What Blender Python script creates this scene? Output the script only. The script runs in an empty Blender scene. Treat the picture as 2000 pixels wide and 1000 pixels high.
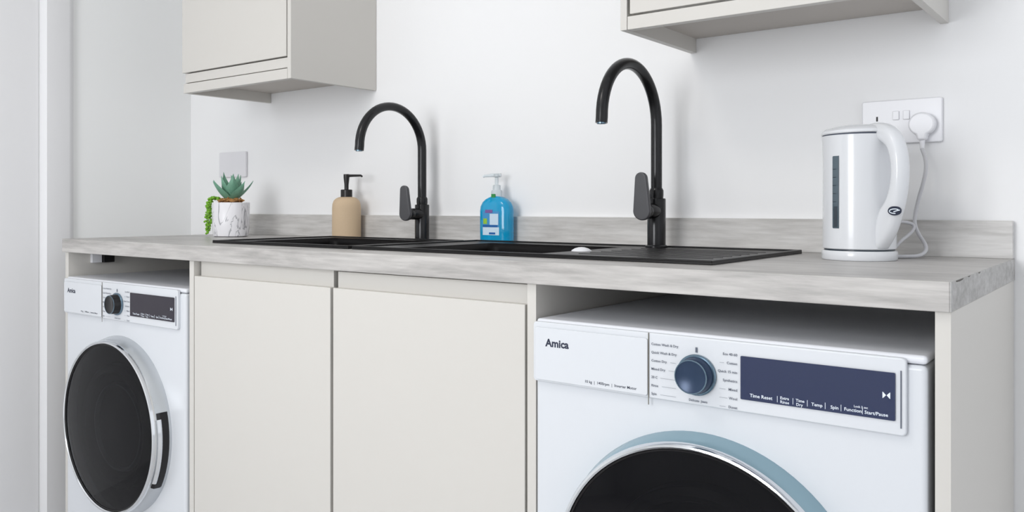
import bpy, bmesh, math, random
from mathutils import Vector, Matrix
random.seed(4)
PI = math.pi
S = bpy.context.scene
COL = S.collection

# ------------------------------------------------------------------ camera
cam_d = bpy.data.cameras.new('camera')
cam = bpy.data.objects.new('camera', cam_d); COL.objects.link(cam)
cam.location = (.2002, -1.8072, 1.0028)
cam.rotation_euler = (PI / 2, 0, .6812)
cam_d.sensor_width = 36
cam_d.lens = 1684.9 / 2000 * 36
cam_d.shift_x = (1000 - 898.5) / 2000
cam_d.shift_y = (402.9 - 500) / 2000
cam_d.clip_start = .01
S.camera = cam

# ------------------------------------------------------------------ world, lights, exposure
W = bpy.data.worlds.new('room_daylight'); S.world = W; W.use_nodes = True
bg = W.node_tree.nodes['Background']
bg.inputs[0].default_value = (.93, .96, 1, 1); bg.inputs[1].default_value = .95
def area(name, loc, rot, sx, sy, power, color):
    l = bpy.data.lights.new(name, 'AREA'); l.shape = 'RECTANGLE'; l.size = sx; l.size_y = sy
    l.energy = power; l.color = color
    o = bpy.data.objects.new(name, l); COL.objects.link(o); o.location = loc; o.rotation_euler = rot
    return o
area('window_daylight', (-.85, -3.402, 1.45), (PI / 2, 0, 0), .95, 1.2, 32, (.97, .985, 1))
area('ceiling_light', (-1.0, -1.7, 2.36), (0, 0, 0), .5, .5, 7, (1, .95, .88))
vs = S.view_settings
vs.view_transform = 'Standard'; vs.look = 'None'; vs.gamma = 1; vs.exposure = .17
vs.use_curve_mapping = False

# ------------------------------------------------------------------ materials
def srgb(r, g, b):
    f = lambda c: (c / 255) / 12.92 if c / 255 <= .04045 else ((c / 255 + .055) / 1.055) ** 2.4
    return (f(r), f(g), f(b), 1)
def mat(name, col, rough=.5, metal=0, spec=.5, bump=0, bscale=200, trans=0, ior=1.45, coat=0, var=0, vscale=(6, 6, 6), alpha=1):
    m = bpy.data.materials.new(name); m.use_nodes = True
    nt = m.node_tree; b = nt.nodes['Principled BSDF']
    b.inputs['Base Color'].default_value = col
    b.inputs['Roughness'].default_value = rough
    b.inputs['Metallic'].default_value = metal
    b.inputs['Specular IOR Level'].default_value = spec
    b.inputs['IOR'].default_value = ior
    b.inputs['Transmission Weight'].default_value = trans
    b.inputs['Coat Weight'].default_value = coat
    b.inputs['Alpha'].default_value = alpha
    tc = nt.nodes.new('ShaderNodeTexCoord')
    if var:
        mp = nt.nodes.new('ShaderNodeMapping'); mp.inputs['Scale'].default_value = vscale
        nz = nt.nodes.new('ShaderNodeTexNoise'); nz.inputs['Detail'].default_value = 4
        mx = nt.nodes.new('ShaderNodeMix'); mx.data_type = 'RGBA'
        nt.links.new(tc.outputs['Object'], mp.inputs[0]); nt.links.new(mp.outputs[0], nz.inputs['Vector'])
        nt.links.new(nz.outputs[0], mx.inputs[0])
        mx.inputs[6].default_value = tuple(c * (1 - var) for c in col[:3]) + (1,)
        mx.inputs[7].default_value = tuple(min(1, c * (1 + var)) for c in col[:3]) + (1,)
        nt.links.new(mx.outputs[2], b.inputs['Base Color'])
    if bump:
        n2 = nt.nodes.new('ShaderNodeTexNoise'); n2.inputs['Scale'].default_value = bscale
        bp = nt.nodes.new('ShaderNodeBump'); bp.inputs['Strength'].default_value = bump; bp.inputs['Distance'].default_value = .002
        nt.links.new(tc.outputs['Object'], n2.inputs['Vector'])
        nt.links.new(n2.outputs[0], bp.inputs['Height']); nt.links.new(bp.outputs[0], b.inputs['Normal'])
    return m

def laminate(name, dark, light, rough=.38, patch=.0):
    m = bpy.data.materials.new(name); m.use_nodes = True
    nt = m.node_tree; b = nt.nodes['Principled BSDF']; b.inputs['Roughness'].default_value = rough
    tc = nt.nodes.new('ShaderNodeTexCoord')
    def noise(scale, det, dist=0):
        mp = nt.nodes.new('ShaderNodeMapping'); mp.inputs['Scale'].default_value = scale
        nz = nt.nodes.new('ShaderNodeTexNoise'); nz.inputs['Scale'].default_value = 1
        nz.inputs['Detail'].default_value = det; nz.inputs['Roughness'].default_value = .62; nz.inputs['Distortion'].default_value = dist
        nt.links.new(tc.outputs['Object'], mp.inputs[0]); nt.links.new(mp.outputs[0], nz.inputs['Vector'])
        return nz
    a = noise((3.2, 9, 17), 6, .6); c = noise((9, 60, 110), 5)
    mul = nt.nodes.new('ShaderNodeMath'); mul.operation = 'MULTIPLY_ADD'; mul.inputs[1].default_value = .45
    h = nt.nodes.new('ShaderNodeMath'); h.operation = 'MULTIPLY'; h.inputs[1].default_value = .55
    nt.links.new(a.outputs[0], h.inputs[0]); nt.links.new(c.outputs[0], mul.inputs[0]); nt.links.new(h.outputs[0], mul.inputs[2])
    r = nt.nodes.new('ShaderNodeValToRGB')
    r.color_ramp.elements[0].position = .36; r.color_ramp.elements[0].color = dark
    r.color_ramp.elements[1].position = .62; r.color_ramp.elements[1].color = light
    nt.links.new(mul.outputs[0], r.inputs[0]); nt.links.new(r.outputs[0], b.inputs['Base Color'])
    return m

M = {}
M['wall'] = mat('white_wall_paint', srgb(246, 246, 247), .85, spec=.2)
M['wall_l'] = mat('pale_grey_wall_paint', srgb(246, 247, 247), .8, spec=.2)
M['ceil'] = mat('ceiling_paint', srgb(246, 246, 245), .9)
M['floor'] = mat('grey_floor', srgb(212, 212, 214), .4, var=.15, vscale=(2, 9, 2))
M['gloss'] = mat('white_gloss_paint', srgb(238, 238, 240), .35)
M['cab'] = mat('cashmere_cabinet', srgb(209, 206, 201), .42, bump=.02, bscale=60)
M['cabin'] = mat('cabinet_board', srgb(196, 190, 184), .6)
M['carc'] = mat('carcass_board', srgb(214, 212, 208), .6)
M['dark'] = mat('shadow_gap_board', srgb(120, 116, 108), .8)
M['lam'] = laminate('grey_concrete_laminate', srgb(152, 149, 147), srgb(197, 194, 191))
M['lam2'] = laminate('pale_concrete_laminate', srgb(178, 175, 172), srgb(218, 216, 214))
M['edge'] = laminate('grey_edge_strip', srgb(150, 148, 146), srgb(192, 191, 190), .6)
M['glue'] = mat('dark_joint', srgb(96, 92, 88), .8)
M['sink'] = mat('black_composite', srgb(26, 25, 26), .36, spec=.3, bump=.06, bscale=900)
M['sink_shaded'] = mat('black_composite_shaded', srgb(15, 13, 14), .5, spec=.2, bump=.06, bscale=900)  # same composite darkened for the bowls: recess shade put into the colour
M['tap'] = mat('matt_black_metal', srgb(34, 34, 36), .22, metal=.3)
M['lever'] = mat('dark_grey_lever', srgb(84, 84, 87), .42, metal=.2)
M['chrome'] = mat('chrome', srgb(225, 227, 230), .12, metal=1)
M['silver'] = mat('silver_plastic', srgb(196, 200, 204), .22, metal=.55)
M['teal'] = mat('blue_grey_ring', srgb(142, 170, 182), .22, metal=.45)
M['appl'] = mat('white_appliance', srgb(217, 220, 225), .25, spec=.5)
M['appl_t'] = mat('white_appliance_lid', srgb(226, 228, 234), .35)
M['drum'] = mat('inner_drum', srgb(120, 122, 130), .3, metal=.7)
M['gasket'] = mat('grey_gasket', srgb(36, 34, 38), .4)
M['hollow'] = mat('black_recess', srgb(16, 14, 16), .5)
M['smoke'] = mat('smoked_door_glass', srgb(8, 8, 12), .03, ior=1.45, spec=.22, alpha=.84)
M['disp'] = mat('display_glass', srgb(30, 42, 78), .07, spec=.9)
M['dispL'] = mat('display_glass_dark', srgb(34, 28, 42), .07, spec=.6)
M['ink'] = mat('grey_print', srgb(92, 98, 112), .6)
M['inkd'] = mat('dark_print', srgb(40, 46, 66), .6)
M['inkw'] = mat('white_print', srgb(232, 240, 250), .5)
M['knob'] = mat('dark_blue_knob', srgb(40, 58, 84), .28, metal=.3)
M['knobr'] = mat('steel_blue_ring', srgb(112, 134, 150), .2, metal=.8)
M['kettle'] = mat('kettle_plastic', srgb(224, 226, 230), .2, spec=.5, coat=.2)
M['gauge'] = mat('water_gauge', srgb(84, 98, 108), .15)
M['gdark'] = mat('gauge_mark', srgb(52, 62, 72), .3)
M['plug'] = mat('white_plastic', srgb(236, 236, 240), .3)
M['cable'] = mat('cable_white', srgb(206, 206, 210), .45)
M['plate'] = mat('socket_plate', srgb(236, 236, 240), .3)
M['plate2'] = mat('grey_plate', srgb(230, 229, 233), .3)
M['sand'] = mat('sandstone', srgb(208, 184, 154), .75, var=.06, vscale=(40, 40, 260), bump=.15, bscale=300)
M['pumpb'] = mat('black_pump', srgb(38, 36, 36), .3, metal=.3)
M['blue'] = mat('blue_soap', srgb(30, 188, 240), .06, trans=.4, ior=1.33, coat=.4)
M['clear'] = mat('clear_plastic', srgb(235, 242, 246), .1, trans=.45, ior=1.3)
M['lab'] = mat('label_pale', srgb(206, 226, 242), .4)
M['labb'] = mat('label_blue', srgb(26, 96, 166), .4)
M['labg'] = mat('label_green', srgb(150, 196, 60), .4)
M['labp'] = mat('label_purple', srgb(122, 92, 158), .4)
M['green'] = mat('green_sticker', srgb(40, 140, 70), .4)
M['leaf'] = mat('succulent_leaf', srgb(116, 164, 140), .5, var=.28, vscale=(60, 60, 30))
M['leaf2'] = mat('bright_sprig', srgb(122, 178, 50), .5, var=.3, vscale=(200, 200, 200))
M['soil'] = mat('bark_chips', srgb(176, 130, 80), .9, var=.5, vscale=(150, 150, 150), bump=.8, bscale=200)

def marble():
    m = mat('white_marble_pot', srgb(236, 235, 240), .3)
    nt = m.node_tree; b = nt.nodes['Principled BSDF']
    tc = nt.nodes.new('ShaderNodeTexCoord'); mp = nt.nodes.new('ShaderNodeMapping'); mp.inputs['Scale'].default_value = (14, 14, 5)
    n = nt.nodes.new('ShaderNodeTexNoise'); n.inputs['Scale'].default_value = 1.6; n.inputs['Distortion'].default_value = 1.6; n.inputs['Detail'].default_value = 3
    r = nt.nodes.new('ShaderNodeValToRGB'); e = r.color_ramp.elements
    e[0].position = .485; e[0].color = srgb(238, 237, 241); e[1].position = .53; e[1].color = srgb(238, 237, 241)
    x = e.new(.507); x.color = srgb(158, 158, 164)
    nt.links.new(tc.outputs['Object'], mp.inputs[0]); nt.links.new(mp.outputs[0], n.inputs['Vector'])
    nt.links.new(n.outputs[0], r.inputs[0]); nt.links.new(r.outputs[0], b.inputs['Base Color'])
    return m
M['marble'] = marble()

# ------------------------------------------------------------------ helpers
def add_box(bm, x0, x1, y0, y1, z0, z1):
    v = [bm.verts.new(p) for p in ((x0,y0,z0),(x1,y0,z0),(x1,y1,z0),(x0,y1,z0),(x0,y0,z1),(x1,y0,z1),(x1,y1,z1),(x0,y1,z1))]
    for f in ((3,2,1,0),(4,5,6,7),(0,1,5,4),(1,2,6,5),(2,3,7,6),(3,0,4,7)):
        bm.faces.new([v[i] for i in f])
def box(*a):
    bm = bmesh.new(); add_box(bm, *a); return bm
def add_lathe(bm, prof, n=48, c=(0,0,0), axis='z', a0=0, a1=2*PI, sx=1, sy=1):
    """prof: list of (radius, height). axis 'y' -> height runs to -y."""
    full = abs(a1 - a0 - 2 * PI) < 1e-6
    k = n if full else n + 1
    rings = []
    for r, h in prof:
        ring = []
        for i in range(k):
            t = a0 + (a1 - a0) * i / n
            if axis == 'z': p = (c[0] + sx * r * math.cos(t), c[1] + sy * r * math.sin(t), c[2] + h)
            else: p = (c[0] + sx * r * math.cos(t), c[1] - h, c[2] + sy * r * math.sin(t))
            ring.append(bm.verts.new(p))
            if r < 1e-7: break
        rings.append(ring)
    for A, B in zip(rings, rings[1:]):
        for i in range(n):
            j = (i + 1) % k
            if len(A) == 1 and len(B) == 1: continue
            if len(A) == 1: f = [A[0], B[j], B[i]]
            elif len(B) == 1: f = [A[i], A[j], B[0]]
            else: f = [A[i], A[j], B[j], B[i]]
            if len(set(f)) >= 3: bm.faces.new(f)
def lathe(prof, **k):
    bm = bmesh.new(); add_lathe(bm, prof, **k); return bm
def cat_path(pts, n=8):
    P = [Vector(p) for p in pts]; out = []
    for i in range(len(P) - 1):
        p0 = P[max(i-1, 0)]; p1 = P[i]; p2 = P[i+1]; p3 = P[min(i+2, len(P)-1)]
        for k in range(n):
            t = k / n
            out.append(.5 * ((2*p1) + (-p0+p2)*t + (2*p0-5*p1+4*p2-p3)*t*t + (-p0+3*p1-3*p2+p3)*t**3))
    out.append(P[-1]); return out
def add_tube(bm, pts, r, n=16, caps=True, flat=1.0, up=Vector((0, 0, 1))):
    pts = [Vector(p) for p in pts]; rs = r if isinstance(r, (list, tuple)) else [r] * len(pts)
    rings = []; ref = None
    for i, p in enumerate(pts):
        t = (pts[min(i+1, len(pts)-1)] - pts[max(i-1, 0)]).normalized()
        if ref is None: ref = up if abs(t.dot(up)) < .95 else Vector((1, 0, 0))
        u = (ref - t * ref.dot(t)).normalized(); w = t.cross(u); ref = u
        rings.append([bm.verts.new(p + rs[i] * (math.cos(2*PI*k/n) * u + flat * math.sin(2*PI*k/n) * w)) for k in range(n)])
    for A, B in zip(rings, rings[1:]):
        for k in range(n): bm.faces.new([A[k], A[(k+1) % n], B[(k+1) % n], B[k]])
    if caps: bm.faces.new(rings[0][::-1]); bm.faces.new(rings[-1])
def tube(*a, **k):
    bm = bmesh.new(); add_tube(bm, *a, **k); return bm
def add_prism(bm, pts, fn):
    """pts 2-D outline, fn(u, v, 0|1) -> 3-D point"""
    A = [bm.verts.new(fn(u, v, 0)) for u, v in pts]; B = [bm.verts.new(fn(u, v, 1)) for u, v in pts]
    bm.faces.new(A[::-1]); bm.faces.new(B)
    for i in range(len(pts)):
        j = (i + 1) % len(pts); bm.faces.new([A[i], A[j], B[j], B[i]])
def prism(pts, fn):
    bm = bmesh.new(); add_prism(bm, pts, fn); return bm
def rrect(x0, x1, y0, y1, r, n=6):
    out = []
    for cx, cy, a in ((x1-r, y0+r, -PI/2), (x1-r, y1-r, 0), (x0+r, y1-r, PI/2), (x0+r, y0+r, PI)):
        for k in range(n + 1):
            t = a + PI/2*k/n; out.append((cx + r*math.cos(t), cy + r*math.sin(t)))
    return out
def add_grid_slab(bm, xs, ys, z0, z1, holes):
    """slab of cells with the cells in holes left open, no inner seams"""
    V = {}
    def v(i, j, t):
        k = (i, j, t)
        if k not in V: V[k] = bm.verts.new((xs[i], ys[j], (z0, z1)[t]))
        return V[k]
    nx, ny = len(xs) - 1, len(ys) - 1
    solid = lambda i, j: 0 <= i < nx and 0 <= j < ny and (i, j) not in holes
    for i in range(nx):
        for j in range(ny):
            if not solid(i, j): continue
            bm.faces.new([v(i,j,1), v(i+1,j,1), v(i+1,j+1,1), v(i,j+1,1)])
            bm.faces.new([v(i,j+1,0), v(i+1,j+1,0), v(i+1,j,0), v(i,j,0)])
            if not solid(i, j-1): bm.faces.new([v(i,j,0), v(i+1,j,0), v(i+1,j,1), v(i,j,1)])
            if not solid(i, j+1): bm.faces.new([v(i+1,j+1,0), v(i,j+1,0), v(i,j+1,1), v(i+1,j+1,1)])
            if not solid(i-1, j): bm.faces.new([v(i,j+1,0), v(i,j,0), v(i,j,1), v(i,j+1,1)])
            if not solid(i+1, j): bm.faces.new([v(i+1,j,0), v(i+1,j+1,0), v(i+1,j+1,1), v(i+1,j,1)])
def text_bm(items, y=0.0, depth=.0003, bm=None):
    """items: (string, x, z, size[, align]); flat lettering facing -y"""
    bm = bm or bmesh.new()
    for it in items:
        s, x, z, size = it[:4]
        c = bpy.data.curves.new('lettering', 'FONT'); c.body = s; c.size = size; c.extrude = 0; c.resolution_u = 2
        c.align_x = it[4] if len(it) > 4 else 'LEFT'; c.align_y = 'CENTER'; c.offset = size * (.035 if s == 'Amica' else .012)
        o = bpy.data.objects.new('lettering', c); COL.objects.link(o)
        me = o.to_mesh()
        t = bmesh.new(); t.from_mesh(me); o.to_mesh_clear()
        bpy.data.objects.remove(o); bpy.data.curves.remove(c)
        vm = {}
        for vv in t.verts: vm[vv] = bm.verts.new((x + vv.co.x, y, z + vv.co.y))
        for f in t.faces: bm.faces.new([vm[q] for q in f.verts])
        t.free()
    return bm
def obj(name, bm, m, parent=None, bevel=0, seg=2, smooth=True, angle=35):
    bmesh.ops.recalc_face_normals(bm, faces=bm.faces)
    me = bpy.data.meshes.new(name); bm.to_mesh(me); bm.free()
    me.materials.append(m)
    if smooth:
        me.polygons.foreach_set('use_smooth', [True] * len(me.polygons))
        me.set_sharp_from_angle(angle=math.radians(angle))
    o = bpy.data.objects.new(name, me); COL.objects.link(o)
    if bevel:
        md = o.modifiers.new('bevel', 'BEVEL'); md.width = bevel; md.segments = seg; md.limit_method = 'ANGLE'
        md.harden_normals = True
    if parent: o.parent = parent
    return o
def tag(o, label, cat, group=None):
    o['label'] = label; o['category'] = cat
    if group: o['group'] = group
    return o
def thing(name, label, cat, loc=(0,0,0), group=None):
    o = bpy.data.objects.new(name, None); COL.objects.link(o); o.location = loc
    o.empty_display_size = .05
    return tag(o, label, cat, group)
def struct(name, bm, m, bevel=0, parent=None):
    o = obj(name, bm, m, parent, bevel)
    if not parent: o['kind'] = 'structure'
    return o
def copy_tree(o, parent=None):
    c = o.copy(); COL.objects.link(c); c.parent = parent
    for ch in o.children: copy_tree(ch, c)
    return c

# ------------------------------------------------------------------ room
LW = -2.515
struct('floor', box(LW-.1, 2.6, -3.5, .1, -.05, 0), M['floor'])
struct('ceiling', box(LW-.1, 2.6, -3.5, .1, 2.4, 2.45), M['ceil'])
struct('wall_back', box(LW-.1, 2.6, 0, .1, 0, 2.4), M['wall'])
struct('wall_left', box(LW-.1, LW, -3.4, 0, 0, 2.4), M['wall_l'])
bm = bmesh.new()
add_grid_slab(bm, [LW-.1, -1.36, -.34, 2.6], [0, .8, 2.1, 2.4], 0, .1, {(1, 1)})
for v in bm.verts: v.co = Vector((v.co.x, -3.4 - v.co.z, v.co.y))
struct('wall_front', bm, M['wall_l'])
bm = bmesh.new()
add_grid_slab(bm, [-1.36, -1.31, -.88, -.82, -.39, -.34], [.8, .85, 2.05, 2.1], 0, .05, {(1, 1), (3, 1)})
for v in bm.verts: v.co = Vector((v.co.x, -3.42 - v.co.z, v.co.y))
wf = struct('window_1', bm, M['gloss'])
# door casing and door leaf on the left wall
cas = [(-.434, 0), (-.452, .020), (-.459, .022), (-.520, .024), (-.530, .024), (-.541, .004), (-.545, -.02), (-.434, -.02)]
struct('trim_1', prism(cas, lambda u, v, t: (LW + v, u, (0, 2.1)[t])), M['gloss'])
struct('door_1', box(LW-.03, LW+.003, -1.38, -.547, 0, 2.08), M['gloss'])

# ------------------------------------------------------------------ worktop
XL = -2.244; D = .6046; T = .91; B = .872
sl = (-1.60, -1.215, -.465, -.150)      # left bowl opening
sr = (-1.05, -.70, -.465, -.145)
m_ = .008
wt = thing('worktop', 'long grey concrete-look worktop running over the cabinets and both laundry machines', 'worktop', (XL/2, -D/2, B))
wx, wy, wz = XL/2, -D/2, B
xs = [XL, sl[0]-m_, sl[1]+m_, sr[0]-m_, sr[1]+m_, 0]; ys = [-D, -.473, -.142, 0]
bm = bmesh.new(); add_grid_slab(bm, [x-wx for x in xs], [y-wy for y in ys], 0, T-B, {(1, 1), (3, 1)})
obj('slab', bm, M['lam'], wt, .0012)
bm = bmesh.new(); xb = [x-wx for x in xs]; yb = [y-wy for y in ys]; xb[0] += .001; xb[-1] -= .001; yb[0] += .004; yb[-1] -= .001
add_grid_slab(bm, xb, yb, -.0004, .0002, {(1, 1), (3, 1)})
obj('underside_bounce', bm, M['carc'], wt)  # unseen pale sheet, added to bounce light onto the machine lids below
e = obj('end_strip', box(-wx-.0, -wx+.0015, -D-wy+.001, -wy-.0005, .0005, T-B-.0005), M['edge'], wt)
e['label'] = 'darker scuffed edging strip'
# worn glue line and chips along the top of the end strip
for a, b, h in ((-.572, -.520, .0024), (-.485, -.468, .0014), (-.400, -.382, .0016)):
    obj('chipped_edge', prism([(a, 0), (b, 0), (b-.006, -h*.6), ((a+b)/2, -h), (a+.004, -h*.8)], lambda u, v, q: (-wx+.0013+.0008*q, u-wy, T-B-.0008+v)), M['glue'], wt)
up = tag(obj('upstand', box(-1.105, 1.105, -.018, 0, 0, .067), M['lam2'], None, .001), 'grey laminate upstand strip along the wall behind the sinks', 'upstand')
up.location = (XL/2 - .005 + .005, -.0005, T)
up.scale = (abs(XL)/2/1.105, 1, 1)

# ------------------------------------------------------------------ base units
def base_unit(x0, x1, left_panel, right_panel, dx0, dx1, rx0, rx1, gap, label):
    t = thing('base_cabinet', label, 'cabinet', (x0, -.58, 0)); X, Y = x0, -.58
    b = lambda a0, a1, b0, b1, c0, c1: box(a0-X, a1-X, b0-Y, b1-Y, c0, c1)
    if left_panel: obj('side_panel', b(x0, x0+.018, -.594, -.002, 0, .8715), M['cab'], t, .0006)
    else: obj('side_panel', b(x0, x0+.016, -.572, -.002, 0, .66), M['carc'], t, .0006)
    if right_panel: obj('side_panel', b(x1-.018, x1, -.594, -.002, 0, .8715), M['cab'], t, .0006)
    else: obj('side_panel', b(x1-.016, x1, -.572, -.002, 0, .66), M['carc'], t, .0006)
    obj('back_panel', b(x0+.018, x1-.018, -.012, -.004, .05, .66), M['carc'], t)
    obj('bottom_shelf', b(x0+.018, x1-.018, -.57, -.014, .12, .138), M['carc'], t)
    obj('plinth', b(x0+.018, x1-.018, -.54, -.525, 0, .12), M['cab'], t)
    r = obj('handle_rail', b(rx0, rx1, -.578, -.560, .775, .8715-gap), M['cab'], t, .0008)
    d = obj('door', b(dx0, dx1, -.594, -.576+.0, .125, .835), M['cab'], t, .0012)
    # finger channel: bevelled top lip of the door
    return t
base_unit(-1.629, -1.124, True, False, -1.6085, -1.128, -1.604, -1.1345, .0005, 'cream handleless base cabinet left of the pair, next to the small far washing machine')
base_unit(-1.1235, -.618, False, True, -1.1195, -.641, -1.1255+.004, -.6365, .0035, 'cream handleless base cabinet right of the pair, beside the near washing machine')
for x0, x1, lab in ((XL, XL+.018, 'narrow cream end panel on the far left, left of the small washing machine'), (-.018, 0, 'tall cream end panel closing the right end of the worktop')):
    o = tag(obj('end_panel', box(0, .018, 0, .592, 0, .8715), M['cab'], None, .0006), lab, 'panel')
    o.location = (x0, -.5945, 0)
hb = thing('bracket', 'small dark and white fixing block under the worktop above the far washing machine', 'bracket', (XL+.0182, -.5, .85))
obj('plate', box(0, .012, -.030, .0, -.012, .018), M['plug'], hb, .001)
obj('block', box(0, .022, .001, .034, -.012, .020), M['hollow'], hb, .001)

# ------------------------------------------------------------------ wall units
def wall_unit(x0, x1, full_left_door, label):
    z0 = 1.341; z1 = 2.06; f = .321
    t = thing('wall_cabinet', label, 'cabinet', (x0, -f, z0)); X, Y, Z = x0, -f, z0
    b = lambda a0, a1, b0, b1, c0, c1: box(a0-X, a1-X, b0-Y, b1-Y, c0-Z, c1-Z)
    pt = .014
    obj('side_panel', b(x1-pt, x1, -f, -.001, z0, z1), M['cab'], t, .0008)
    if full_left_door: obj('side_panel', b(x0, x0+pt, -f+.019, -.001, z0, z1), M['cab'], t, .0008)
    else: obj('side_panel', b(x0, x0+pt, -f, -.001, z0, z1), M['cab'], t, .0008)
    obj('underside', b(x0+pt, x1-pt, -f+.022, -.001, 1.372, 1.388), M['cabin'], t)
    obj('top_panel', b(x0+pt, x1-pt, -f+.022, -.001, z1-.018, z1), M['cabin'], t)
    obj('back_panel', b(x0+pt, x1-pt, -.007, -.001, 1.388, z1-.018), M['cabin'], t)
    if full_left_door:
        obj('pelmet', b(x0+.004, x1-pt-.001, -f, -f+.018, z0, 1.3685), M['cab'], t, .001)
        obj('handle_rail', b(x0+.008, x1-pt-.004, -f+.004, -f+.02, 1.3715, 1.3985), M['cab'], t, .0008)
        obj('door', b(x0-.002, x1-pt-.004, -f-.001, -f+.018, 1.4015, z1), M['cab'], t, .0012)
    else:
        obj('pelmet', b(x0+pt+.001, x1-pt-.001, -f, -f+.018, z0, 1.3665), M['cab'], t, .001)
        obj('door', b(x0+pt+.006, x1-pt-.004, -f, -f+.018, 1.3705, z1), M['cab'], t, .0012)
    return t
wall_unit(-2.075, -1.579, True, 'cream wall cabinet at upper left above the succulent and soap bottles')
wall_unit(-.607, -.102, False, 'cream wall cabinet at upper right above the kettle and right tap')

# ------------------------------------------------------------------ sinks
def sink(x0, x1, y0, y1, bowl, drainer, label):
    bx0, bx1, by0, by1 = bowl; Z = T
    t = thing('kitchen_sink', label, 'sink', ((x0+x1)/2, (y0+y1)/2, Z)); X, Y = (x0+x1)/2, (y0+y1)/2
    h = .0045; lip = .0075; w = .009
    bm = bmesh.new()
    if drainer:
        dx0, dx1, dy0, dy1 = drainer
        add_grid_slab(bm, [v-X for v in (x0, bx0, bx1, x1)], [v-Y for v in (y0, by0, by1, y1)], .0002, h, {(1, 1)})
    else:
        add_grid_slab(bm, [v-X for v in (x0, bx0, bx1, x1)], [v-Y for v in (y0, by0, by1, y1)], .0002, h, {(1, 1)})
    obj('deck', bm, M['sink'], t, .0008)
    bm = bmesh.new()   # raised outer lip
    add_grid_slab(bm, [v-X for v in (x0, x0+w, x1-w, x1)], [v-Y for v in (y0, y0+w, y1-w, y1)], h-.0005, lip, {(1, 1)})
    obj('raised_lip', bm, M['sink'], t, .0012)
    # bowl with rounded corners
    bm = bmesh.new(); rings = []
    for ins, z, r in ((0, h-.0002, .02), (.001, -.01, .024), (.006, -.16, .03), (.02, -.178, .04), (.05, -.184, .05)):
        rings.append([bm.verts.new((u-X, v-Y, z)) for u, v in rrect(bx0+ins, bx1-ins, by0+ins, by1-ins, r)])
    for A, C in zip(rings, rings[1:]):
        for i in range(len(A)): j = (i+1) % len(A); bm.faces.new([A[i], A[j], C[j], C[i]])
    bm.faces.new(rings[-1])
    bo = obj('bowl', bm, M['sink_shaded'], t)
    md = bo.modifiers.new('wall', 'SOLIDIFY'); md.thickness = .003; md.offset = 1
    cx, cy = (bx0+bx1)/2-X, (by0+by1)/2-Y
    wst = obj('waste', lathe([(0, -.1815), (.030, -.1815), (.042, -.180), (.044, -.1825)], n=32, c=(cx, cy, 0)), M['chrome'], t)
    if drainer:
        bm = bmesh.new()
        n = 7
        for k in range(n):
            yy = dy0 + (dy1-dy0)*(k+.5)/n
            add_tube(bm, [(dx0+.02-X, yy-Y, h-.0006), (dx1-.02-X, yy-Y, h-.0006)], .0016, n=8)
        obj('drainer_ribs', bm, M['sink'], t)
    return t
sink(-1.66, -1.167, -.507, -.105, sl, None, 'black single-bowl inset sink on the left, below the left tap')
sink(-1.155, -.345, -.507, -.068, sr, (-.66, -.36, -.44, -.15), 'black inset sink with drainer on the right, below the right tap')
dc = thing('sink_dome', 'small pale dome on the edge of the right sink bowl', 'plug cover', (-.685, -.335, T+.0045))
obj('dome', lathe([(.020, 0), (.019, .002), (.013, .0055), (.006, .0075), (0, .008)], n=32), M['plug'], dc)  # low pale dome standing at the edge of the bowl

# ------------------------------------------------------------------ taps
def tap(loc, sc, z, label):
    t = thing('kitchen_tap', label, 'tap', (loc[0], loc[1], z)); t.scale = (1, 1, sc)
    obj('base_ring', lathe([(0, 0), (.0235, 0), (.0235, .003), (.021, .005), (0, .005)], n=40), M['tap'], t)
    obj('body', lathe([(0, .004), (.0195, .004), (.0195, .103), (.0185, .105), (0, .105)], n=40), M['tap'], t)
    obj('collar', lathe([(0, .105), (.0145, .105), (.0150, .112), (.0150, .122), (.0125, .127), (0, .127)], n=36), M['tap'], t)
    R = .117; zc = .262; r = .0118
    pts = [(0, 0, .12), (0, 0, .18), (0, 0, zc-.02)] + [(0, -R + R*math.cos(a), zc + R*math.sin(a)) for a in [PI*k/28 for k in range(0, 29)]] + [(0, -2*R-.0015, zc-.012)]
    obj('spout', tube(pts, r, n=24, up=Vector((1, 0, 0))), M['tap'], t)
    obj('aerator', lathe([(.0085, 0), (.0085, .006)], n=24, c=(0, -2*R-.0018, zc-.0140)), M['knobr'], t)
    bm = bmesh.new()   # lever barrel points towards the room
    add_lathe(bm, [(0, .012), (.0165, .012), (.0165, .040), (.0155, .042), (.0155, .044), (.0165, .046), (.0165, .056), (.014, .060), (0, .060)], n=32, c=(0, 0, .078), axis='y')
    lv = obj('lever_barrel', bm, M['tap'], t)
    out = []
    for k in range(24):
        a = PI + PI*k/23; out.append((.0195*math.cos(a), .078 + .0195*math.sin(a)))
    for k in range(14):
        a = PI*k/13; out.append((.0132*math.cos(a)+.0, .146 + .0132*math.sin(a)))
    obj('lever', prism(out, lambda u, v, q: (u, -.058 - .011*q - (v-.05)*.06, v)), M['lever'], t, .003, 3)['label'] = 'dark grey oval lever paddle'
    return t
tap((-1.343, -.066), .925, T+.0002, 'matt black swan-neck tap on the left, beside the beige soap bottle')
tap((-.640, -.100), 1.0, T+.0047, 'matt black swan-neck tap on the right, nearer the kettle')

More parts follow.
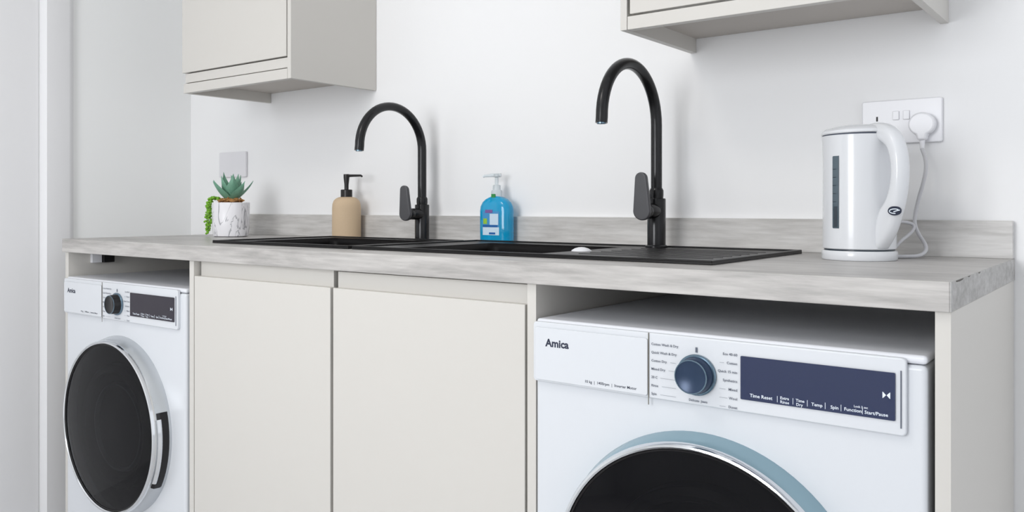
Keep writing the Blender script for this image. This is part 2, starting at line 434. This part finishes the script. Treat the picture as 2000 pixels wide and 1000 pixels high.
# ------------------------------------------------------------------ washing machines
def washing_machine():
    # origin: centre of the front at floor level
    t = thing('washing_machine', 'large near white front-loading washing machine on the right with a blue display', 'washing machine', (-.3195, -.601, 0), 'front-loading washing machines under the worktop')
    hw = .294; H = .815
    obj('body', box(-hw, hw, 0, .56, .006, .8025), M['appl'], t, .007, 3)
    obj('lid', box(-hw, hw, .001, .562, .8032, H), M['appl_t'], t, .005, 3)
    fr = .009
    # front fascia
    out = rrect(-hw, .272, .712, .811, .006)
    pan = obj('control_panel', prism(out, lambda u, v, q: (u, -fr*q + .001, v)), M['appl'], t, .0022, 3)
    dr = obj('detergent_drawer', prism(rrect(-hw+.006, -.0835, .7155, .802, .004), lambda u, v, q: (u, -fr-.0022*q, v)), M['appl'], t, .0012, 2)
    obj('brand_lettering', text_bm([('Amica', -.267, .7775, .0175)], y=-fr-.0024), M['inkd'], dr)
    obj('motor_lettering', text_bm([('10 kg  |  1400rpm  |  Inverter Motor', -.193, .7235, .0062)], y=-fr-.0024), M['inkd'], dr)
    obj('drawer_gap', box(-.0832, -.0818, -fr-.0004, -fr+.0002, .702, .811), M['dark'], t)
    obj('panel_groove', box(.2655, .2668, -fr-.0004, -fr+.0002, .722, .795), M['ink'], t)
    # dial
    kc = (-.0055, 0, .7565)
    obj('dial_ring', lathe([(.0262, fr), (.0300, fr), (.0300, fr+.003), (.0288, fr+.0045), (.0262, fr+.0045)], n=48, c=kc, axis='y'), M['knobr'], t)
    dl = obj('program_dial', lathe([(.0272, fr), (.0272, fr+.004), (.0262, fr+.006), (.0250, fr+.020), (.0235, fr+.022), (.0228, fr+.0215), (0, fr+.0212)], n=48, c=kc, axis='y'), M['knob'], t)
    obj('dial_rim', lathe([(.0232, fr+.0214), (.0246, fr+.0214), (.0246, fr+.0226), (.0232, fr+.0226)], n=48, c=kc, axis='y'), M['knobr'], dl)
    # printed programmes
    it = []
    L = ['Cotton Wash & Dry', 'Quick Wash & Dry', 'Cotton Dry', 'Mixed Dry', '20 C', 'Rinse', 'Spin']
    Rr = ['Eco 40-60', 'Cotton', 'Quick 15 min', 'Synthetics', 'Mixed', 'Wool', 'Duvet']
    for i, s in enumerate(L): it.append((s, -.078, .7945 - i*.0125, .0052))
    for i, s in enumerate(Rr): it.append((s, .055, .7915 - i*.0125, .0052, 'RIGHT'))
    for grp in (it[:7], it[7:], [('Delicate  Jeans', -.0035, .7185, .0048, 'CENTER')]):
        bm = text_bm(grp, y=-fr-.0003)
        for k, (st_, x_, z_, *_r) in enumerate(grp):
            if len(grp) < 7: break
            if x_ < 0:
                xa = x_ + .0027*len(st_) + .004
                if xa < -.040: add_box(bm, xa, -.038, -fr-.0003, -fr-.0001, z_-.0003, z_)
            else:
                xb = x_ - .0026*len(st_) - .004
                if xb > .030: add_box(bm, .029, xb, -fr-.0003, -fr-.0001, z_-.0003, z_)
        obj('program_lettering', bm, M['ink'], t)
    obj('dial_mark', box(-.0075, -.0045, -fr-.0003, -fr-.0001, .789, .7965), M['ink'], t)
    # display
    ds = obj('display', prism(rrect(.060, .2597, .7305, .7915, .0015), lambda u, v, q: (u, -fr-.0012*q, v)), M['disp'], t)
    it = [('Time Reset', .0735, .7375, .0068), ('Extra', .1155, .7400, .0056), ('Rinse', .1155, .7345, .0056), ('Time', .1365, .7395, .0056), ('Dry', .1370, .7340, .0056),
          ('Temp', .1570, .7372, .0062), ('Spin', .1815, .7370, .0062), ('Function', .1985, .7370, .0062), ('Start/Pause', .2250-.0015, .7366, .0062), ('Lock 3 sec', .2105, .7425, .004)]
    bm = text_bm(it, y=-fr-.0015)
    for x in (.1115, .1325, .1515, .1745, .1945, .2208): add_box(bm, x, x+.0006, -fr-.0016, -fr-.0014, .7335, .742)
    # play / pause mark
    yy = -fr-.0015
    for p in (((.2455, .758), (.2455, .766), (.2492, .762)), ((.2535, .758), (.2498, .762), (.2535, .766))):
        bm.faces.new([bm.verts.new((a, yy, b)) for a, b in p])
    add_box(bm, .2449, .2454, yy-.0001, yy, .758, .766); add_box(bm, .2536, .2541, yy-.0001, yy, .758, .766)
    obj('display_lettering', bm, M['inkw'], ds)
    # porthole door
    c = (0.0, 0, .435)
    dr2 = obj('door', lathe([(.236, 0), (.2355, .006), (.231, .020), (.2275, .034), (.2255, .037), (.2205, .037)], n=96, c=c, axis='y'), M['teal'], t)
    obj('chrome_trim', lathe([(.2275, .0355), (.2268, .041), (.2245, .0455), (.2215, .0462), (.2190, .044), (.2190, .036)], n=96, c=c, axis='y'), M['chrome'], dr2)
    obj('glass_surround', lathe([(.2191, .040), (.2175, .0430), (.2150, .0415), (.2150, .030)], n=96, c=c, axis='y'), M['hollow'], dr2)
    obj('door_glass', lathe([(.2152, .0405), (.19, .0445), (.15, .0490), (.10, .0525), (.05, .0545), (0, .055)], n=96, c=c, axis='y'), M['smoke'], dr2)['label'] = 'smoked convex door glass'
    obj('recess', lathe([(.2350, .001), (0, .001)], n=64, c=c, axis='y'), M['hollow'], dr2)
    obj('glass_bowl', lathe([(.165, .006), (.163, .024), (.152, .034), (.143, .030), (.138, .018), (.120, .008), (.05, .012), (0, .014)], n=72, c=(.01, 0, .435), axis='y'), M['gasket'], dr2)
    obj('drum_rim', lathe([(.118, .009), (.115, .020), (.110, .020), (.107, .010)], n=64, c=(.012, 0, .432), axis='y'), M['drum'], dr2)
    hd = obj('door_handle', lathe([(.2260, .030), (.2310, .0345), (.2365, .028), (.2375, .012), (.2350, .006)], n=24, c=c, axis='y', a0=math.radians(-32), a1=math.radians(17)), M['hollow'], dr2)
    obj('handle_grip', lathe([(.2310, .034), (.2335, .0365), (.2375, .030), (.2365, .026)], n=24, c=c, axis='y', a0=math.radians(-28), a1=math.radians(13)), M['chrome'], hd)
    return t
wm = washing_machine()
w2 = copy_tree(wm)
w2.location = (-1.9285, -.601, 0); w2.scale = (1, 1, .985)
w2['label'] = 'far white front-loading washing machine at the left end, seen at a steep angle'
for ch in w2.children:
    if ch.name.startswith('display'):
        ch.data = ch.data.copy(); ch.data.materials[0] = M['dispL']
    if ch.name.startswith('program_dial'):
        ch.data = ch.data.copy(); ch.data.materials[0] = M['tap']
    if ch.name.startswith('door'):
        ch.data = ch.data.copy(); ch.data.materials[0] = M['silver']

# ------------------------------------------------------------------ sockets
def wall_plate(name, label, x0, z0, w, h, m, second):
    t = thing(name, label, 'socket', (x0+w/2, 0, z0+h/2))
    obj('face_plate', prism(rrect(-w/2, w/2, -h/2, h/2, .004), lambda u, v, q: (u, -.0005-.009*q, v)), m, t, .002, 3)
    if second:
        for x in (-.0085, .0095):
            r = obj('rocker_switch', box(-.0055, .0055, -.0125, -.009, -.0085, .0085), M['plug'], t, .001)
            r.location = (x, 0, .0115)
        bm = bmesh.new()
        add_box(bm, -.0435, -.0405, -.0100, -.0094, .002, .011)
        for x in (-.053, -.031): add_box(bm, x-.003, x+.003, -.0100, -.0094, -.018, -.0155)
        obj('pin_holes', bm, M['hollow'], t)
    return t
wall_plate('wall_socket', 'white double wall socket behind the kettle with a plug in it', -.2497, 1.1225, .1385, .083, M['plate'], True)
wall_plate('blanking_plate', 'plain grey-white double plate on the wall behind the succulent', -2.333, 1.102, .148, .086, M['plate2'], False)

pl = thing('plug', 'white three-pin plug pushed into the socket beside the kettle, with its coiled lead', 'plug', (-.142, -.0097, 1.1555))
bm = bmesh.new(); out = []
for k in range(33):
    a = -PI/2 + .42 + (2*PI-.84)*k/32; out.append((.0225*math.cos(a), .0215*math.sin(a)))
out += [(-.007, -.030), (.007, -.030)]
obj('plug_body', prism(out, lambda u, v, q: (u, -.022*q, v)), M['plug'], pl, .004, 3)
obj('strain_relief', tube([(0, -.012, -.028), (0, -.013, -.036), (0, -.014, -.046)], [.0052, .0045, .0034], n=14), M['plug'], pl)
path = [(-.142,-.0240,1.110), (-.1355,-.028,1.090), (-.1345,-.030,1.07), (-.139,-.030,1.045), (-.1455,-.030,1.020), (-.151,-.033,.99), (-.1505,-.040,.970), (-.1418,-.055,.953), (-.1270,-.075,.934),
        (-.1245,-.088,.922), (-.132,-.105,.9150), (-.150,-.125,.9137), (-.170,-.135,.9137), (-.183,-.137,.9137)]
P0 = Vector(pl.location)
obj('cord', tube([p - P0 for p in cat_path(path, 8)], .0034, n=12), M['cable'], pl)
path2 = [(-.185,-.125,.9137), (-.172,-.112,.925), (-.162,-.095,.940), (-.1535,-.070,.952), (-.149,-.058,.962), (-.152,-.055,.970), (-.165,-.065,.974), (-.180,-.085,.972), (-.197,-.105,.960)]
obj('cord_loop', tube([p - P0 for p in cat_path(path2, 8)], .0030, n=12), M['cable'], pl)

# ------------------------------------------------------------------ kettle
kt = thing('kettle', 'white plastic jug kettle with water gauge standing at the right end of the worktop', 'kettle', (-.2066, -.200, T))
obj('power_base', lathe([(0, .0005), (.069, .0005), (.0705, .003), (.0705, .014), (.069, .0165), (0, .0165)], n=64), M['kettle'], kt)
obj('base_gap', lathe([(.0655, .0165), (.0655, .0195)], n=64), M['gdark'], kt)
# jug: round below, drawn to a lip at the spout side (-x)
bm = bmesh.new(); rings = []
prof = [(.066, .0190), (.0685, .0205), (.0685, .05), (.0683, .11), (.0682, .17), (.0690, .205), (.0700, .2150)]
for r, z in prof:
    k = max(0, (z - .16) / .055)
    ring = []
    for i in range(72):
        a = 2*PI*i/72; rr = r
        s = max(0, math.cos(a - PI)) ** 12
        rr += .010 * k * k * s
        ring.append(bm.verts.new((rr*math.cos(a), rr*math.sin(a), z)))
    rings.append(ring)
for A, C in zip(rings, rings[1:]):
    for i in range(72): j = (i+1) % 72; bm.faces.new([A[i], A[j], C[j], C[i]])
bm.faces.new(rings[0][::-1]); bm.faces.new(rings[-1])
obj('jug', bm, M['kettle'], kt)
obj('lid_gap', lathe([(.0680, .2145), (.0680, .2175)], n=64), M['ink'], kt)
bm = bmesh.new(); rings = []
for r, z in ((.0705, .2172), (.0715, .2190), (.0705, .2225), (.064, .2275), (.045, .2315), (.02, .2335)):
    ring = []
    for i in range(72):
        a = 2*PI*i/72; s = max(0, math.cos(a - PI)) ** 12
        rr = r * (1 + .13*s); ring.append(bm.verts.new((rr*math.cos(a), rr*math.sin(a), z + .001*math.cos(a))))
    rings.append(ring)
for A, C in zip(rings, rings[1:]):
    for i in range(72): j = (i+1) % 72; bm.faces.new([A[i], A[j], C[j], C[i]])
bm.faces.new(rings[0][::-1]); bm.faces.new(rings[-1])
obj('lid', bm, M['kettle'], kt)
stn = [((.020, .2325), (.020, .214), .010), ((.055, .2345), (.050, .208), .013), ((.084, .2290), (.072, .1995), .0155), ((.107, .213), (.089, .188), .0165), ((.121, .188), (.0975, .170), .0165),
       ((.126, .158), (.1005, .148), .0165), ((.1245, .128), (.096, .124), .0165), ((.119, .100), (.084, .102), .0168), ((.110, .074), (.066, .085), .0170), ((.098, .051), (.054, .060), .0170), ((.084, .034), (.052, .040), .0165), ((.070, .0215), (.052, .023), .015)]
sp = [Vector((a[0], a[1], b[0])) for a, b, w in stn]; so = [Vector((b[0], b[1], w)) for a, b, w in stn]
O_ = cat_path(sp, 5); I_ = cat_path(so, 5)
bm = bmesh.new(); rings = []
for o_, i_ in zip(O_, I_):
    c_ = Vector(((o_.x+i_.x)/2, 0, (o_.y+i_.y)/2)); d_ = Vector(((o_.x-i_.x)/2, 0, (o_.y-i_.y)/2)); w_ = i_.z
    ring = []
    for k in range(28):
        a = 2*PI*k/28; cc = math.copysign(abs(math.cos(a))**.8, math.cos(a)); ss = math.copysign(abs(math.sin(a))**.8, math.sin(a))
        ring.append(bm.verts.new(c_ + d_*cc + Vector((0, w_*ss, 0))))
    rings.append(ring)
for A, C in zip(rings, rings[1:]):
    for k in range(28): q = (k+1) % 28; bm.faces.new([A[k], A[q], C[q], C[k]])
bm.faces.new(rings[0][::-1]); bm.faces.new(rings[-1])
obj('handle', bm, M['kettle'], kt, angle=70)
bg_ = obj('badge', lathe([(0, .0006), (.0118, .0006), (.0118, -.0045), (0, -.0045)], n=40, sy=.62, axis='y'), M['inkd'], kt)
bg_.location = (.1135, -.0128, .0850); bg_.rotation_euler = (math.radians(16), 0, math.radians(46)); kt.rotation_euler = (0, 0, math.radians(-37)); kt.scale = (.86, .86, 1)
bm = bmesh.new(); add_tube(bm, [(.009*math.cos(a), -.0009, .0038*math.sin(a)) for a in [PI*.25 + PI*1.3*k/14 for k in range(15)]] , .0009, n=6)
add_tube(bm, [(-.002, -.0009, -.001), (.0045, -.0009, .001), (.009, -.0009, .002)], .0009, n=6)
obj('badge_emblem', bm, M['inkw'], bg_)
# gauge strip follows the wall of the jug
bm = bmesh.new()
ga = math.atan2(-.915, -.40) + math.radians(37)
add_lathe(bm, [(.0688, .055), (.0698, .057), (.0698, .177), (.0688, .179)], n=6, a0=ga-.105, a1=ga+.105)
g = obj('water_gauge', bm, M['gauge'], kt)
bm = bmesh.new()
for k in range(7): add_lathe(bm, [(.0699, .072+.014*k), (.0702, .0725+.014*k), (.0699, .073+.014*k)], n=4, a0=ga-.10, a1=ga+.02)
add_lathe(bm, [(.0699, .0575), (.0703, .058), (.0703, .092), (.0699, .0925)], n=4, a0=ga-.05, a1=ga+.06)
obj('gauge_marks', bm, M['gdark'], g)

# ------------------------------------------------------------------ soap bottles
sb = thing('soap_dispenser', 'beige stone soap dispenser with black pump behind the left sink', 'soap dispenser', (-1.6395, -.063, T)); sb.scale = (1.06, 1.0, 1.04)
obj('bottle', lathe([(0, .0005), (.0385, .0005), (.0405, .003), (.0408, .02), (.0406, .085), (.0395, .096), (.036, .105), (.030, .111), (.022, .1145), (.0145, .1155), (0, .1155)], n=56), M['sand'], sb)
obj('collar', lathe([(0, .1155), (.0165, .1155), (.0165, .1345), (.015, .136), (0, .136)], n=32), M['pumpb'], sb)
ph = obj('pump_stem', lathe([(0, .136), (.006, .136), (.0062, .150), (.0085, .170), (.0085, .179), (0, .1795)], n=24), M['pumpb'], sb)
obj('nozzle', tube([(0, 0, .1745), (.024, .0, .1745), (.056, .0, .1740), (.0605, .0, .1715)], [.0042, .0036, .003, .0027], n=12), M['pumpb'], ph)

bb = thing('hand_wash_bottle', 'blue hand wash bottle with clear pump and label behind the sinks', 'soap bottle', (-1.108, -.0455, T)); bb.scale = (1.08, 1, 1)
bm = bmesh.new(); rings = []
for w_, d_, z in ((.040, .020, .0008), (.0435, .0225, .003), (.0440, .023, .02), (.0440, .023, .080), (.0425, .0225, .092), (.037, .0205, .103), (.028, .018, .111), (.018, .0145, .1155), (.0125, .0125, .118)):
    ring = []
    for i in range(56):
        a = 2*PI*i/56; c, s = math.cos(a), math.sin(a); p = .72
        ring.append(bm.verts.new((w_*math.copysign(abs(c)**p, c), d_*math.copysign(abs(s)**p, s), z)))
    rings.append(ring)
for A, C in zip(rings, rings[1:]):
    for i in range(56): j = (i+1) % 56; bm.faces.new([A[i], A[j], C[j], C[i]])
bm.faces.new(rings[0][::-1]); bm.faces.new(rings[-1])
btl = obj('bottle', bm, M['blue'], bb)
def lab(name, x0, x1, z0, z1, m, off=0.0):
    bm = bmesh.new(); N = 12; rows = []
    for z in (z0, z1):
        row = []
        for i in range(N+1):
            x = x0 + (x1-x0)*i/N; c = min(1, abs(x)/.044) ** (1/.72); s = math.sqrt(max(0, 1-c*c)) ** .72
            row.append(bm.verts.new((x, -(.0233*s) - .0003 - off, z)))
        rows.append(row)
    for i in range(N): bm.faces.new([rows[0][i], rows[0][i+1], rows[1][i+1], rows[1][i]])
    return obj(name, bm, m, bb)
lab('label', -.026, .022, .020, .040, M['lab'])
lab('label', -.026, .022, .040, .080, mat('label_sky', srgb(70, 150, 205), .4))
lab('label_band', -.026, .018, .040, .046, M['labb'], .0003)
lab('label_emblem', -.024, -.012, .048, .062, M['labg'], .0004)
lab('label_heading', -.018, .004, .076, .084, M['labp'], .0004)
lab('label_panel', -.004, .020, .046, .074, M['lab'], .0003)
lab('label_panel', -.006, .012, .022, .027, M['labb'], .0004)
obj('collar', lathe([(0, .117), (.0135, .117), (.0135, .131), (.0115, .134), (0, .134)], n=32), M['clear'], bb)
obj('tamper_tag', box(-.006, .006, -.0150, -.0135, .106, .124), M['green'], bb, .0005)
st = obj('pump_stem', lathe([(0, .134), (.0095, .134), (.0095, .146), (.0045, .148), (.0045, .166), (.008, .168), (.008, .174), (0, .175)], n=24), M['clear'], bb)
obj('nozzle', tube([(.010, .004, .1715), (-.010, -.004, .1715), (-.028, -.012, .1700), (-.031, -.0135, .1675)], [.005, .0045, .0034, .003], n=12), M['clear'], st)

# ------------------------------------------------------------------ potted succulent
pp = thing('potted_succulent', 'green succulent in a white marbled pot with a trailing sprig, left end of the worktop', 'potted plant', (-2.004, -.200, T)); pp.scale = (1.08, 1.08, 1)
bm = bmesh.new(); rings = []
def sq(r, z, p=.62):
    out = []
    for i in range(56):
        a = 2*PI*i/56; c, s = math.cos(a+.55), math.sin(a+.55)
        x = math.copysign(abs(math.cos(a))**p, math.cos(a)); y = math.copysign(abs(math.sin(a))**p, math.sin(a))
        ca, sa = math.cos(.75), math.sin(.75)
        out.append((r*(x*ca - y*sa), r*(x*sa + y*ca), z))
    return out
for r, z in ((.043, .0005), (.0475, .003), (.0505, .03), (.0515, .103), (.0505, .1045), (.047, .1045), (.046, .095)):
    rings.append([bm.verts.new(p) for p in sq(r, z, .85)])
for A, C in zip(rings, rings[1:]):
    for i in range(56): j = (i+1) % 56; bm.faces.new([A[i], A[j], C[j], C[i]])
bm.faces.new(rings[0][::-1]); bm.faces.new(rings[-1])
obj('pot', bm, M['marble'], pp)
bm = bmesh.new()
for k in range(70):
    a = random.uniform(0, 2*PI); r = .036*math.sqrt(random.random()); z = .1035 + .014*(1 - r/.045) + random.uniform(0, .005)
    d = Vector((random.uniform(-1, 1), random.uniform(-1, 1), random.uniform(-.3, .3))).normalized()*.008
    p = Vector((r*math.cos(a), r*math.sin(a), z))
    add_tube(bm, [p-d, p, p+d], [.0015, .0035, .0015], n=6)
add_lathe(bm, [(.045, .094), (.040, .100), (.02, .108), (0, .111)], n=24)
obj('bark_chips', bm, M['soil'], pp)
def leaf(az, tilt, L, w):
    bm = bmesh.new(); n = 12; rows = []
    for i in range(n+1):
        s = i/n; ww = w*(math.sin(PI*min(1, .18 + s*.82))**.75)*(1 if s < .5 else (1-(s-.5)/.5)**.65*1.0) + .0003
        th = .0055*(1-s)**.6 + .0006
        bend = tilt - .25*s
        r_ = L*s*math.sin(bend); z_ = L*s*math.cos(bend)
        row = []
        for u, v in ((-1, .35), (-.5, .02), (0, -.25), (.5, .02), (1, .35), (.5, -.55), (0, -1), (-.5, -.55)):
            # local: u across, v along leaf normal (towards the centre)
            x = r_ - math.cos(bend)*v*th*1.2; zz = z_ + math.sin(bend)*v*th*1.2
            row.append(bm.verts.new((x*math.cos(az) - u*ww*math.sin(az), x*math.sin(az) + u*ww*math.cos(az), .110 + zz)))
        rows.append(row)
    for A, C in zip(rows, rows[1:]):
        for k in range(8): j = (k+1) % 8; bm.faces.new([A[k], A[j], C[j], C[k]])
    bm.faces.new(rows[0][::-1]); bm.faces.new(rows[-1])
    return bm
Lf = [(k*2*PI/7 + .1, .98, .084, .0185) for k in range(6)] + [(k*2*PI/5 + .75, .62, .088, .0185) for k in range(5)] + [(k*2*PI/2 + .6, .22, .084, .015) for k in range(2)]
for az, ti, L, w in Lf:
    obj('leaf', leaf(az + random.uniform(-.12, .12), ti + random.uniform(-.08, .08), L*random.uniform(.92, 1.05), w), M['leaf'], pp)
bm = bmesh.new()
lx, ly = -.777, -.630     # the sprig hangs over the side of the pot
def bead(p, r):
    add_lathe(bm, [(0, -r), (r*.8, -r*.6), (r, 0), (r*.8, r*.6), (0, r)], n=8, c=p)
for s in range(3):
    path = cat_path([(lx*.025+.006*s, ly*.025, .112), (lx*.047, ly*.047-.004*s, .118), (lx*.060, ly*.060+.004*(s-1), .104), (lx*.063, ly*.063+.006*(s-1), .06), (lx*.0645, ly*.0645+.003*(s-1), .010+.012*s)], 8)
    add_tube(bm, path, .0009, n=5)
    for i, p in enumerate(path):
        for q in range(2):
            bead((p.x+random.uniform(-.0045, .0045), p.y+random.uniform(-.0045, .0045), max(.0045, p.z+random.uniform(-.003, .003))), random.uniform(.0022, .0042))
obj('trailing_sprig', bm, M['leaf2'], pp)['label'] = 'bright green trailing sprig'
